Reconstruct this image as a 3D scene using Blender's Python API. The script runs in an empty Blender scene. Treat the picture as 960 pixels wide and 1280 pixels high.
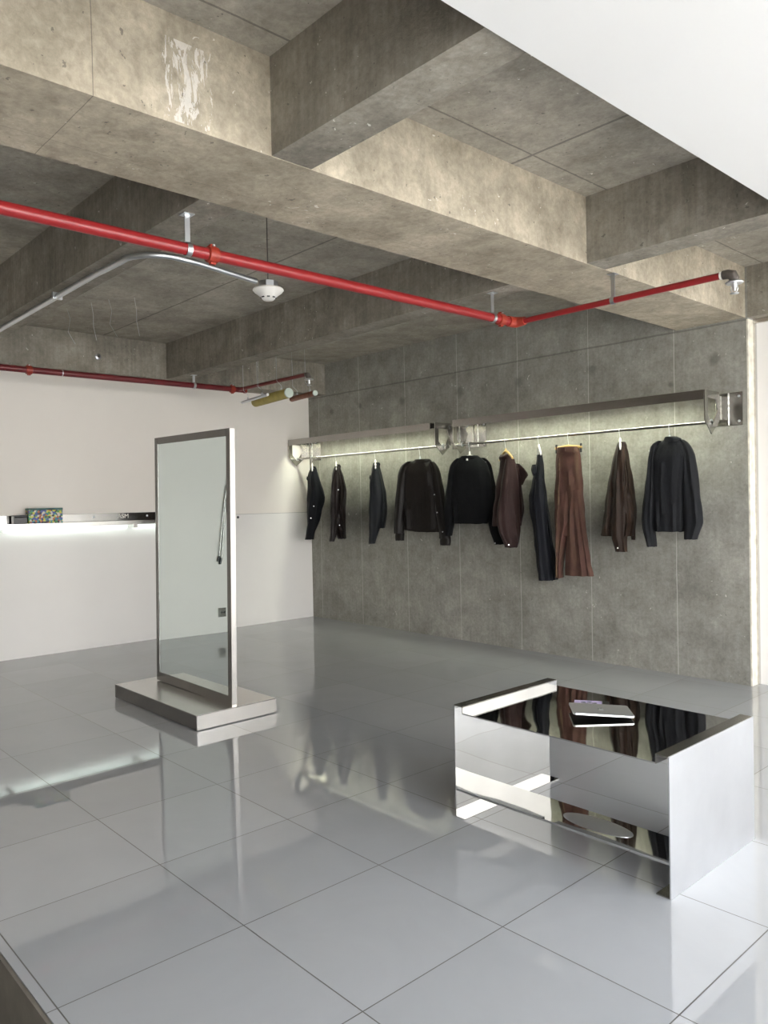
import bpy, bmesh, math, random
from mathutils import Vector, Matrix, noise
random.seed(7)
C = bpy.context.scene.collection
PI = math.pi

# ------------------------------------------------------------------ camera
CAM = Vector((7.56177, -5.69086, 1.39)); YAW, PITCH, ROLL, FPX = 0.83139, -0.01473, -0.01979, 969.06
fw = Vector((-math.sin(YAW)*math.cos(PITCH), math.cos(YAW)*math.cos(PITCH), math.sin(PITCH)))
r0 = fw.cross(Vector((0, 0, 1))).normalized(); u0 = r0.cross(fw)
RT = math.cos(ROLL)*r0 + math.sin(ROLL)*u0
UP = -math.sin(ROLL)*r0 + math.cos(ROLL)*u0
cd = bpy.data.cameras.new('camera'); cam = bpy.data.objects.new('camera', cd); C.objects.link(cam)
m = Matrix((RT, UP, -fw)).transposed().to_4x4(); m.translation = CAM
cam.matrix_world = m
cd.sensor_fit = 'HORIZONTAL'; cd.sensor_width = 36; cd.lens = FPX/960*36
cd.clip_start = .05; cd.clip_end = 200
bpy.context.scene.camera = cam

def ray_plane(u, v, p0, n):
    """point of the photo (u, v) on the vertical plane through p0 with normal n"""
    d = fw*FPX + (u-480)*RT + (640-v)*UP
    t = (p0-CAM).dot(n)/d.dot(n)
    return CAM + t*d

# ------------------------------------------------------------------ node helpers
class N:
    def __init__(s, name):
        s.m = bpy.data.materials.new(name); s.m.use_nodes = True
        s.t = s.m.node_tree; s.b = s.t.nodes['Principled BSDF']
    def n(s, typ, **k):
        x = s.t.nodes.new(typ)
        for a, b in k.items(): setattr(x, a, b)
        return x
    def l(s, a, b): s.t.links.new(a, b)
    def set(s, **k):
        for a, b in k.items():
            s.b.inputs[a.replace('_', ' ')].default_value = b
    def coord(s, scale=(1, 1, 1)):
        tc = s.n('ShaderNodeTexCoord'); mp = s.n('ShaderNodeMapping'); mp.inputs['Scale'].default_value = scale
        s.l(tc.outputs['Object'], mp.inputs['Vector']); return mp.outputs['Vector']
    def noise(s, scale, detail=4, rough=.55, cs=(1, 1, 1), dist=0):
        x = s.n('ShaderNodeTexNoise'); x.inputs['Scale'].default_value = scale
        x.inputs['Detail'].default_value = detail; x.inputs['Roughness'].default_value = rough
        x.inputs['Distortion'].default_value = dist
        s.l(s.coord(cs), x.inputs['Vector']); return x.outputs['Fac']
    def ramp(s, f, a, b, c0=(0, 0, 0, 1), c1=(1, 1, 1, 1)):
        x = s.n('ShaderNodeValToRGB'); x.color_ramp.elements[0].position = a; x.color_ramp.elements[1].position = b
        x.color_ramp.elements[0].color = c0; x.color_ramp.elements[1].color = c1
        s.l(f, x.inputs['Fac']); return x.outputs['Color']
    def mix(s, f, a, b, mode='MIX'):
        x = s.n('ShaderNodeMix', data_type='RGBA', blend_type=mode)
        for i, v in ((0, f), (6, a), (7, b)):
            if isinstance(v, (int, float, tuple)): x.inputs[i].default_value = v
            else: s.l(v, x.inputs[i])
        return x.outputs[2]
    def math(s, op, a, b=0.0, c=None):
        x = s.n('ShaderNodeMath', operation=op)
        for i, v in enumerate((a, b) if c is None else (a, b, c)):
            if isinstance(v, (int, float)): x.inputs[i].default_value = v
            else: s.l(v, x.inputs[i])
        return x.outputs[0]
    def xyz(s):
        tc = s.n('ShaderNodeTexCoord'); sp = s.n('ShaderNodeSeparateXYZ'); s.l(tc.outputs['Object'], sp.inputs[0]); return sp.outputs
    def bump(s, h, strength=.2, dist=.01):
        x = s.n('ShaderNodeBump'); x.inputs['Strength'].default_value = strength; x.inputs['Distance'].default_value = dist
        s.l(h, x.inputs['Height']); s.l(x.outputs[0], s.b.inputs['Normal'])
    def color(s, c): s.l(c, s.b.inputs['Base Color'])

def c4(r, g, b): return (r, g, b, 1)

def plain(name, col, rough=.5, metal=0, nz=0.06, ns=8, bump=.0, bs=40, **k):
    q = N(name); q.set(Roughness=rough, Metallic=metal, **k)
    f = q.noise(ns, 4)
    lo = tuple(x*(1-nz) for x in col)+(1,); hi = tuple(min(1, x*(1+nz)) for x in col)+(1,)
    q.color(q.ramp(f, .3, .7, lo, hi))
    if bump: q.bump(q.noise(bs, 3), bump, .004)
    return q.m

def concrete(name, lo, hi, streak=.25, seams_x=(), seams_y=(), seam_z=(), seam_w=.004, light_seam=False, spots=(), smear=None, joint_y=(), pits=.25, stain=.35, top_dark=0):
    q = N(name); q.set(Roughness=.82)
    q.b.inputs['Specular IOR Level'].default_value = .3
    big = q.noise(1.3, 6, .6, dist=.6); mid = q.noise(5.5, 8, .68, dist=.3); fine = q.noise(45, 6, .7)
    col = q.mix(q.ramp(big, .32, .68), c4(*lo), c4(*hi))
    col = q.mix(stain, col, q.ramp(mid, .3, .72, c4(.28, .27, .25), c4(1, 1, 1)), 'MULTIPLY')
    st = q.noise(6, 5, .6, cs=(6, 6, .35))
    col = q.mix(streak, col, q.ramp(st, .35, .65, c4(.45, .43, .40), c4(1, 1, 1)), 'MULTIPLY')
    # pale lime bloom and scratches
    sc = q.noise(9, 8, .75, cs=(1, 1, 2.2), dist=1.6)
    col = q.mix(q.ramp(sc, .62, .74, c4(0, 0, 0), c4(.28, .28, .28)), col, c4(.72, .69, .62))
    sp_ = q.noise(38, 5, .75, dist=.4)
    col = q.mix(.45, col, q.ramp(sp_, .3, .62, c4(.42, .41, .39), c4(1, 1, 1)), 'MULTIPLY')
    cl_ = q.noise(.8, 5, .6, dist=1.2)
    col = q.mix(.4, col, q.ramp(cl_, .35, .65, c4(.55, .54, .52), c4(1, 1, 1)), 'MULTIPLY')
    # dark blotches
    bl = q.noise(2.6, 7, .7, dist=1.0)
    col = q.mix(q.ramp(bl, .60, .72, c4(0, 0, 0), c4(.35, .35, .35)), col, c4(lo[0]*.5, lo[1]*.5, lo[2]*.5))
    X = q.xyz()
    wob = q.math('MULTIPLY', q.math('SUBTRACT', q.noise(3, 2), .5), .012)
    def line(axis, v, w):
        a = q.math('ABSOLUTE', q.math('SUBTRACT', q.math('ADD', X[axis], wob), v))
        return q.math('LESS_THAN', a, w)
    tot = None
    for v in seams_x:
        f = line(0, v, seam_w); tot = f if tot is None else q.math('MAXIMUM', tot, f)
    for v in seams_y:
        f = line(1, v, seam_w*1.6); tot = f if tot is None else q.math('MAXIMUM', tot, f)
    if tot is not None:
        k = q.math('MULTIPLY', tot, .55)
        col = q.mix(k, col, c4(.62, .60, .55) if light_seam else c4(.07, .065, .06))
    tz = None
    for v in seam_z:
        f = line(2, v, .007); tz = f if tz is None else q.math('MAXIMUM', tz, f)
    if tz is not None: col = q.mix(q.math('MULTIPLY', tz, .5), col, c4(.10, .095, .085))
    ns = q.math('MULTIPLY', q.math('SUBTRACT', q.noise(22, 4), .5), .06)
    for (sx, sz, r) in spots:
        dx = q.math('SUBTRACT', X[0], sx); dz = q.math('SUBTRACT', X[2], sz)
        d = q.math('ADD', q.math('SQRT', q.math('ADD', q.math('MULTIPLY', dx, dx), q.math('MULTIPLY', dz, dz))), ns)
        col = q.mix(q.ramp(d, r*.5, r*1.3, c4(.6, .6, .6), c4(0, 0, 0)), col, c4(lo[0]*.35, lo[1]*.35, lo[2]*.35))
    if smear:
        (sy, w, z0, z1) = smear
        a = q.math('ABSOLUTE', q.math('SUBTRACT', X[1], sy))
        f = q.math('MULTIPLY', q.math('LESS_THAN', a, w), q.math('MULTIPLY', q.math('GREATER_THAN', X[2], z0), q.math('LESS_THAN', X[2], z1)))
        nn = q.noise(14, 6, .7, cs=(1, 3, .7), dist=.8)
        f = q.math('MULTIPLY', f, q.math('MULTIPLY', q.math('GREATER_THAN', q.math('ADD', nn, q.math('MULTIPLY', q.math('DIVIDE', a, w), -.12)), .47), .5))
        col = q.mix(f, col, c4(.85, .83, .8))
    chip = q.noise(26, 4, .6, dist=.8); ca = q.noise(2.2, 3)
    col = q.mix(q.math('MULTIPLY', q.math('GREATER_THAN', q.math('ADD', chip, q.math('MULTIPLY', ca, .25)), .84), .6), col, c4(.85, .82, .75))
    pk = q.noise(33, 3, .5); 
    col = q.mix(q.math('MULTIPLY', q.math('GREATER_THAN', pk, .71), .6), col, c4(.09, .085, .075))
    q.color(col)
    h = q.math('ADD', q.math('MULTIPLY', mid, .7), q.math('MULTIPLY', fine, .3))
    if tot is not None: h = q.math('SUBTRACT', h, q.math('MULTIPLY', tot, .4))
    pit = q.noise(30, 2, .5)
    h = q.math('SUBTRACT', h, q.math('MULTIPLY', q.math('GREATER_THAN', pit, .68), pits))
    q.bump(h, .35, .02)
    return q.m

# ------------------------------------------------------------------ materials
M = {}
M['conc_beam'] = concrete('warm_cast_concrete', (.52, .455, .355), (.80, .71, .56), .10, stain=.65, smear=(-4.40, .10, 2.66, 2.93), seams_x=(4.83,), seams_y=(-4.716,), seam_w=.0010)
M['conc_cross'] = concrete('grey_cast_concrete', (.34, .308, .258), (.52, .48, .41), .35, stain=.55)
M['conc_slab'] = concrete('soffit_concrete', (.44, .405, .345), (.66, .615, .53), .12, stain=.55, seams_x=(5.33,), seams_y=(-7.6, -4.7, -2.66, -.95), seam_w=.005)
M['conc_wall'] = concrete('grey_wall_concrete', (.37, .36, .325), (.53, .52, .47), .16, stain=.5,
    seams_x=(.2, .94, 1.683, 2.421, 3.163, 3.905, 4.663), seam_z=(2.635,), seam_w=.0035, light_seam=True,
    spots=((.957, 2.46, .03), (1.644, 2.435, .05), (2.46, 2.44, .05), (3.173, 2.45, .045), (3.942, 2.45, .045), (4.978, 2.386, .045), (.45, 2.44, .035), (4.63, 2.24, .02)), pits=.15)
M['plaster'] = plain('white_wall_paint', (.83, .785, .73), .75, nz=.02, ns=1.5, bump=.05, bs=60)
M['board'] = plain('white_board_paint', (.82, .80, .77), .6, nz=.015, ns=2)
M['soffit'] = plain('white_gypsum_paint', (.66, .655, .645), .7, nz=.015, ns=1.2)
M['cream'] = plain('chipped_cream_render', (.72, .68, .58), .8, nz=.25, ns=14, bump=.3)

def floor_mat():
    q = N('grey_polished_porcelain')
    X = q.xyz()
    def grid(o, off):
        a = q.math('FRACT', q.math('ADD', q.math('DIVIDE', q.math('SUBTRACT', o, off), .6), 50.5))
        return q.math('LESS_THAN', q.math('ABSOLUTE', q.math('SUBTRACT', a, .5)), .0032)
    g = q.math('MAXIMUM', grid(X[0], 5.3595), grid(X[1], -4.3447))
    def cell(o, off): return q.math('FLOOR', q.math('ADD', q.math('DIVIDE', q.math('SUBTRACT', o, off), .6), 50.0))
    cmb = q.n('ShaderNodeCombineXYZ'); q.l(cell(X[0], 5.3595), cmb.inputs[0]); q.l(cell(X[1], -4.3447), cmb.inputs[1])
    wn = q.n('ShaderNodeTexWhiteNoise', noise_dimensions='3D'); q.l(cmb.outputs[0], wn.inputs['Vector'])
    base = q.ramp(wn.outputs['Value'], 0, 1, c4(.365, .375, .39), c4(.395, .405, .42))
    cl = q.noise(2.2, 7, .65, dist=.8)
    base = q.mix(.25, base, q.ramp(cl, .3, .7, c4(.75, .75, .75), c4(1, 1, 1)), 'MULTIPLY')
    base = q.mix(g, base, c4(.055, .05, .045))
    q.color(base)
    sm = q.noise(1.7, 6, .7, dist=1.5)
    rg = q.n('ShaderNodeMapRange'); q.l(sm, rg.inputs[0]); rg.inputs[1].default_value = .35; rg.inputs[2].default_value = .75
    rg.inputs[3].default_value = .006; rg.inputs[4].default_value = .03
    r = q.math('ADD', rg.outputs[0], q.math('MULTIPLY', g, .6)); q.l(r, q.b.inputs['Roughness'])
    q.set(IOR=1.88)
    tilt = q.math('MULTIPLY', q.noise(1.1, 2), .5)
    q.bump(q.math('SUBTRACT', q.math('MULTIPLY', tilt, .2), q.math('MULTIPLY', g, .12)), .06, .02)
    return q.m
M['floor'] = floor_mat()
M['floor_edge'] = plain('brown_grey_stair_concrete', (.16, .145, .12), .7, nz=.2, ns=6, bump=.2)

def steel(name, base, rough, wave=0.0, brush=(1, 1, 1), bstr=.0, wscale=2.2, var=.06):
    q = N(name); q.set(Metallic=1.0)
    f = q.noise(3, 4)
    q.color(q.ramp(f, .3, .7, tuple(x*(1-var) for x in base)+(1,), tuple(min(1, x*(1+var)) for x in base)+(1,)))
    g = q.noise(90, 2, .5, cs=brush)
    rg = q.n('ShaderNodeMapRange'); q.l(g, rg.inputs[0]); rg.inputs[3].default_value = rough*.93; rg.inputs[4].default_value = rough*1.08
    q.l(rg.outputs[0], q.b.inputs['Roughness'])
    if wave or bstr:
        h = q.math('ADD', q.math('MULTIPLY', q.noise(wscale, 1), wave*10), q.math('MULTIPLY', g, bstr))
        q.bump(h, 1.0, .004)
    return q.m
M['steel'] = steel('brushed_steel', (.62, .60, .57), .24, brush=(1, 1, 12), bstr=.02)
M['steel_dark'] = steel('brushed_dark_steel', (.34, .33, .31), .22, brush=(12, 1, 1), bstr=.02)
M['frame_shaded'] = steel('shaded_brushed_frame_steel', (.17, .165, .155), .25)  # steel darkened to imitate the dim surroundings its front faces reflect
M['lip'] = steel('dark_polished_lip_steel', (.34, .335, .32), .10, wave=.03, wscale=3)
M['steel_mirror'] = steel('polished_steel', (.80, .80, .79), .025, wave=.10)
M['steel_top'] = steel('polished_tabletop_steel', (.60, .60, .59), .035, wave=.11, wscale=1.9)
M['steel_side'] = steel('satin_steel', (.70, .71, .73), .34, brush=(1, 1, 1), bstr=.03)
M['steel_bright'] = steel('rack_polished_steel', (.55, .54, .51), .14, wave=.03, wscale=5)
M['rack_dark'] = steel('rack_satin_steel', (.42, .40, .38), .26)
M['galv'] = steel('galvanised_steel', (.62, .64, .66), .38)
M['weld'] = plain('weld_bead', (.75, .72, .68), .35, .8, nz=.4, ns=60, bump=.8, bs=120)
q = N('mirror_glass'); q.set(Metallic=1.0, Roughness=.012, Base_Color=c4(.80, .86, .84))
q.t.nodes.remove(q.t.nodes['Principled BSDF']) if False else None
tint = q.ramp(q.noise(.6, 1), 0, 1, c4(.74, .83, .83), c4(.76, .85, .85)); q.color(tint); M['mirror'] = q.m
def redpaint():
    q = N('red_pipe_paint'); q.set(Roughness=.3)
    f = q.noise(14, 5, .6, cs=(1, .6, 1), dist=.4)
    col = q.mix(q.ramp(f, .74, .76), c4(.27, .018, .02), c4(.6, .54, .5))
    q.color(col); q.bump(q.noise(60, 2), .05, .002); return q.m
M['red'] = redpaint()
M['orange'] = plain('orange_red_casting', (.30, .035, .02), .4, nz=.15, ns=30)
M['red_dim'] = plain('dull_red_pipe_paint', (.14, .014, .018), .35, nz=.15)
M['dark_red'] = plain('dark_red_paint', (.16, .02, .02), .4, nz=.1)
M['dark_iron'] = plain('dark_pipe_fitting', (.10, .085, .075), .5, nz=.2, ns=30)
M['white_plastic'] = plain('white_plastic', (.82, .80, .75), .35, nz=.02)
M['black_plastic'] = plain('black_plastic', (.015, .015, .016), .35, nz=.1)
M['wood'] = plain('pale_hanger_wood', (.52, .34, .12), .4, nz=.15, ns=20)
M['yellow'] = plain('mustard_tube_wrap', (.44, .36, .09), .6, nz=.12, ns=20, bump=.2)
M['brown_tube'] = plain('orange_brown_tube', (.22, .08, .04), .5, nz=.2, ns=20)
M['disc'] = plain('pale_green_glass_disc', (.55, .62, .55), .25, nz=.04)
M['silver'] = plain('silver_aluminium', (.72, .73, .74), .32, .85, nz=.02)
M['grey_dark'] = plain('dark_grey_mark', (.06, .08, .07), .5, nz=.1)
M['rubber'] = plain('black_rubber', (.02, .02, .02), .8, nz=.1)

def emit(name, col, st):
    q = N(name); q.set(Base_Color=c4(*col), Emission_Color=c4(*col), Emission_Strength=st); return q.m
M['led_rack'] = emit('warm_green_led', (.95, 1.0, .80), 36)
M['led_shelf'] = emit('cool_white_led', (.84, 1.0, .98), 5)

def fabric(name, col, rough=.8, sheen=.25, patch=None, pa=.55, pb=.75, bs=220, streak=0):
    q = N(name); q.set(Roughness=rough); q.b.inputs['Sheen Weight'].default_value = sheen*.15; q.b.inputs['Specular IOR Level'].default_value = .25
    col = tuple(x*.42 for x in col); patch = tuple(x*.45 for x in patch) if patch else None
    q.b.inputs['Sheen Roughness'].default_value = .5
    f = q.noise(9, 5, .6)
    a = q.ramp(f, .3, .7, tuple(x*.75 for x in col)+(1,), tuple(x*1.25 for x in col)+(1,))
    if patch:
        g = q.noise(5, 6, .65, cs=(3, 3, .6) if streak else (1, 1, 1), dist=.7)
        a = q.mix(q.ramp(g, pa, pb), a, c4(*patch))
    q.color(a); q.bump(q.math('ADD', q.noise(bs, 2), q.math('MULTIPLY', q.noise(18, 3, .6, cs=(1, 1, .4)), 6)), .25, .004); return q.m
F = dict(
 navy=fabric('navy_black_denim', (.012, .014, .020), patch=(.05, .05, .055), pa=.66, pb=.72),
 umber=fabric('dark_umber_leather', (.022, .013, .012), .5, .1, patch=(.05, .035, .03), pa=.6, pb=.8),
 navy2=fabric('blue_black_wax_cotton', (.014, .018, .024), .6, .15, patch=(.035, .045, .055), pa=.55, pb=.8, streak=1),
 choc=fabric('black_brown_nylon', (.017, .012, .009), .5, .1),
 black=fabric('deep_black_wool', (.004, .005, .007), .9, .15),
 plum=fabric('plum_brown_cotton', (.062, .028, .026), .7, .2, patch=(.10, .062, .048), pa=.5, pb=.75, streak=1),
 ink=fabric('ink_black_denim', (.008, .010, .018), .7, .2, patch=(.04, .04, .045), pa=.68, pb=.74),
 brown=fabric('washed_brown_denim', (.19, .088, .068), .8, .3, patch=(.22, .125, .08), pa=.45, pb=.7, streak=1),
 brown_pale=fabric('worn_tan_seam', (.34, .22, .13), .8, .2, patch=(.12, .06, .04), pa=.4, pb=.6),
 rust=fabric('rust_brown_wax_cotton', (.045, .024, .014), .65, .2, patch=(.15, .075, .035), pa=.55, pb=.75, streak=1),
 coal=fabric('charcoal_black_gabardine', (.017, .019, .024), .75, .25),
)

# ------------------------------------------------------------------ mesh helpers
class MB:
    def __init__(s): s.bm = bmesh.new()
    def box(s, x0, x1, y0, y1, z0, z1, bevel=0):
        r = bmesh.ops.create_cube(s.bm, size=1)
        for v in r['verts']:
            v.co = Vector((x0+(x1-x0)*(v.co.x+.5), y0+(y1-y0)*(v.co.y+.5), z0+(z1-z0)*(v.co.z+.5)))
        if bevel:
            es = set(e for v in r['verts'] for e in v.link_edges)
            bmesh.ops.bevel(s.bm, geom=list(es), offset=bevel, segments=2, affect='EDGES', profile=.5)
        return s
    def prism(s, pts, d):
        """closed polygon extruded by vector d"""
        a = [s.bm.verts.new(p) for p in pts]; d = Vector(d)
        b = [s.bm.verts.new(Vector(p)+d) for p in pts]
        n = len(a); s.bm.faces.new(a); s.bm.faces.new(b[::-1])
        for i in range(n): s.bm.faces.new((a[i], b[i], b[(i+1) % n], a[(i+1) % n]))
        return s
    def ringprism(s, outer, inner, d):
        d = Vector(d)
        n = len(outer); A = [s.bm.verts.new(p) for p in outer]; B = [s.bm.verts.new(p) for p in inner]
        A2 = [s.bm.verts.new(Vector(p)+d) for p in outer]; B2 = [s.bm.verts.new(Vector(p)+d) for p in inner]
        for i in range(n):
            j = (i+1) % n
            s.bm.faces.new((A[i], A[j], B[j], B[i])); s.bm.faces.new((A2[i], B2[i], B2[j], A2[j]))
            s.bm.faces.new((A[i], A2[i], A2[j], A[j])); s.bm.faces.new((B[i], B[j], B2[j], B2[i]))
        return s
    def tube(s, pts, r, seg=12, caps=True):
        pts = [Vector(p) for p in pts]; rings = []
        t = (pts[1]-pts[0]).normalized()
        up = Vector((0, 0, 1)) if abs(t.z) < .9 else Vector((1, 0, 0))
        nrm = t.cross(up).normalized()
        for i, p in enumerate(pts):
            if 0 < i < len(pts)-1: t = (pts[i+1]-pts[i-1]).normalized()
            elif i: t = (pts[i]-pts[i-1]).normalized()
            nrm = (nrm - t*nrm.dot(t)).normalized(); bn = t.cross(nrm)
            rr = r[i] if isinstance(r, (list, tuple)) else r
            rings.append([s.bm.verts.new(p+rr*(math.cos(2*PI*k/seg)*nrm+math.sin(2*PI*k/seg)*bn)) for k in range(seg)])
        for a, b in zip(rings, rings[1:]):
            for k in range(seg): s.bm.faces.new((a[k], a[(k+1) % seg], b[(k+1) % seg], b[k]))
        if caps: s.bm.faces.new(rings[0][::-1]); s.bm.faces.new(rings[-1])
        return s
    def lathe(s, prof, c, axis='z', seg=28):
        c = Vector(c); rings = []
        for (r, h) in prof:
            ring = []
            for k in range(seg):
                a = 2*PI*k/seg; x, y = r*math.cos(a), r*math.sin(a)
                o = {'z': Vector((x, y, h)), 'x': Vector((h, x, y)), 'y': Vector((x, h, y))}[axis]
                ring.append(s.bm.verts.new(c+o))
            rings.append(ring)
        for a, b in zip(rings, rings[1:]):
            for k in range(seg): s.bm.faces.new((a[k], a[(k+1) % seg], b[(k+1) % seg], b[k]))
        s.bm.faces.new(rings[0][::-1]); s.bm.faces.new(rings[-1]); return s
    def build(s, name, mat, parent=None, smooth=False, loc=(0, 0, 0)):
        bmesh.ops.recalc_face_normals(s.bm, faces=s.bm.faces)
        me = bpy.data.meshes.new(name); s.bm.to_mesh(me); s.bm.free()
        me.materials.append(mat)
        if smooth:
            me.polygons.foreach_set('use_smooth', [True]*len(me.polygons))
            try: me.set_sharp_from_angle(angle=math.radians(50))
            except Exception: pass
        o = bpy.data.objects.new(name, me); C.objects.link(o)
        if parent is not None: o.parent = parent; o.location = Vector(loc)-Vector(parent.location) if True else loc
        else: o.location = loc
        return o
def tag(o, label=None, cat=None, group=None, kind=None):
    if label: o['label'] = label
    if cat: o['category'] = cat
    if group: o['group'] = group
    if kind: o['kind'] = kind
    return o
def thing(name, loc, label, cat, group=None):
    o = bpy.data.objects.new(name, None); o.empty_display_size = .1; o.location = loc; C.objects.link(o)
    return tag(o, label, cat, group)
def struct(name, mb, mat, parent=None, smooth=False):
    o = mb.build(name, mat, parent, smooth); o['kind'] = 'structure'; return o
def arc(c, r, a0, a1, ax1, ax2, n=10):
    c, ax1, ax2 = Vector(c), Vector(ax1), Vector(ax2)
    return [c+r*(math.cos(a0+(a1-a0)*k/n)*ax1+math.sin(a0+(a1-a0)*k/n)*ax2) for k in range(n+1)]

# ------------------------------------------------------------------ room shell
ZB, ZS = 2.65, 3.01          # beam soffit and slab heights
XR, YB = 9.6, -8.6           # window wall and wall behind the camera
VX0, VX1, VY0, VY1 = 3.3, 6.6, -6.6, -4.975     # stair opening by the camera
f = MB(); f.box(-.2, XR+.2, VY1, .4, -.2, 0); f.box(-.2, VX0, YB-.2, VY1, -.2, 0); f.box(VX1, XR+.2, YB-.2, VY1, -.2, 0); f.box(VX0, VX1, YB-.2, VY0, -.2, 0)
struct('floor', f, M['floor'])
f = MB(); f.box(VX0, VX1, VY0, VY1, -1.0, -.95); f.box(VX0-.02, VX0, VY0, VY1, -1, -.201); f.box(VX1, VX1+.02, VY0, VY1, -1, -.201)
f.box(VX0, VX1, VY1+.002, VY1+.02, -1, -.201); f.box(VX0, VX1, VY0-.02, VY0-.001, -1, -.201); f.box(VX0, VX1, VY1-.012, VY1-.001, -.95, -.004)
for k in range(5): f.box(VX1-.3*(k+1), VX1-.3*k, VY0, VY1-.013, -.95, -.17*(k+1))
struct('floor_stair_well', f, M['floor_edge'])
struct('wall_left', MB().box(-.2, 0, YB-.2, 0, 0, ZB), M['plaster'])
struct('wall_back', MB().box(-.2, 5.22, 0, .12, 0, ZS), M['conc_wall'])
struct('trim_1', MB().box(5.212, 5.224, -.001, .13, 0, ZB-.012), M['cream'])
struct('trim_2', MB().box(5.224, 5.236, .085, .115, 0, ZB-.012).box(5.224, XR, .08, .115, ZB-.035, ZB-.002), M['steel'])
struct('wall_back_right', MB().box(5.224, XR+.2, .115, .25, 0, ZB+.1), M['board'])
struct('ceiling', MB().box(-.2, XR+.2, YB-.2, .4, ZS, ZS+.15), M['conc_slab'])
struct('ceiling_beam', MB().box(4.685, 5.205, YB, -.001, ZB, ZS+.002), M['conc_beam'])
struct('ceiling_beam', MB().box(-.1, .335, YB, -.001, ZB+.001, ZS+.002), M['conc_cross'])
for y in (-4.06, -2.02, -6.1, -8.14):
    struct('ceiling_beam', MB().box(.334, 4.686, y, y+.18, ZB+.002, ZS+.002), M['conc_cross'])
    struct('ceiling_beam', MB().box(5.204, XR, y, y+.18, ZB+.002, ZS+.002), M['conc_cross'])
struct('ceiling_beam', MB().box(5.2205, XR, -.002, .2, ZB, ZS+.002), M['conc_cross'])
struct('ceiling_dropped_panel', MB().box(6.235, XR, YB, -.02, 2.632, ZB+.001), M['soffit'])
# white wainscot board on the left wall, grey strip above paints the shadow line beside the mirror
struct('trim_3', MB().box(0, .012, -4.05, -.001, 0, 1.266), M['board'])
struct('trim_4', MB().box(0.0001, .0125, -4.05, -.002, 1.2662, 1.2695), plain('grey_painted_shadow_line', (.3, .29, .28), .8))
# wall behind the camera, and the glazed side that lights the room
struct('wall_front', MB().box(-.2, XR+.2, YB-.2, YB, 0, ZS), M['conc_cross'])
w = MB(); w.box(XR, XR+.2, YB, .4, ZB-.05, ZS+.1)
w.box(XR, XR+.2, YB-.2, -8.0, 0, ZB-.04); w.box(XR, XR+.2, -.25, .4, 0, ZB-.04)
struct('wall_right', w, M['plaster'])
fr = MB()
YW = -8.0
ys = [YW+(-.25-YW)*k/5 for k in range(6)]
for y in ys: fr.box(XR+.03, XR+.09, y-.025, y+.025, 0, ZB-.05)
fr.box(XR+.03, XR+.09, ys[0], ys[-1], 0, .05); fr.box(XR+.03, XR+.09, ys[0], ys[-1], ZB-.10, ZB-.05)
struct('window_1', fr, M['steel'])
gq = N('window_glass'); gq.t.nodes.remove(gq.b)
tr = gq.n('ShaderNodeBsdfTransparent'); gl = gq.n('ShaderNodeBsdfGlossy'); gl.inputs['Roughness'].default_value = 0; mx = gq.n('ShaderNodeMixShader')
mx.inputs[0].default_value = .05
gq.l(tr.outputs[0], mx.inputs[1]); gq.l(gl.outputs[0], mx.inputs[2]); gq.l(mx.outputs[0], gq.t.nodes['Material Output'].inputs[0])
struct('window_2', MB().box(XR+.055, XR+.062, ys[0], ys[-1], .05, ZB-.1), gq.m)
sl = bpy.data.lights.new('sun', 'SUN'); sl.energy = 9; sl.angle = .02; sl.color = (1, .93, .82)
so = bpy.data.objects.new('sun', sl); C.objects.link(so); so.location = (15, -5, 12)
so.rotation_euler = Vector((-.52, .12, -1)).to_track_quat('-Z', 'Y').to_euler()
# paved ground outside
struct('ground', MB().box(XR+.2, 40, -30, 20, -.3, -.2), plain('pale_paving', (.5, .49, .46), .8, nz=.1))

# ------------------------------------------------------------------ daylight
wd = bpy.data.worlds.new('world'); bpy.context.scene.world = wd; wd.use_nodes = True
nt = wd.node_tree; bg = nt.nodes['Background']
tc = nt.nodes.new('ShaderNodeTexCoord'); sp = nt.nodes.new('ShaderNodeSeparateXYZ'); nt.links.new(tc.outputs['Generated'], sp.inputs[0])
rp = nt.nodes.new('ShaderNodeValToRGB'); nt.links.new(sp.outputs[2], rp.inputs[0])
rp.color_ramp.elements[0].position = 0; rp.color_ramp.elements[0].color = (1, .97, .93, 1)
rp.color_ramp.elements[1].position = .6; rp.color_ramp.elements[1].color = (.80, .88, 1, 1)
nt.links.new(rp.outputs[0], bg.inputs[0]); bg.inputs[1].default_value = 5.0
ld = bpy.data.lights.new('window_portal', 'AREA'); ld.shape = 'RECTANGLE'; ld.size = ys[-1]-ys[0]; ld.size_y = ZB-.1
ld.cycles.is_portal = True
lo = bpy.data.objects.new('window_portal', ld); C.objects.link(lo); lo.location = (XR+.12, (ys[0]+ys[-1])/2, (ZB-.1)/2)
lo.rotation_euler = (PI/2, 0, PI/2)

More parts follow.
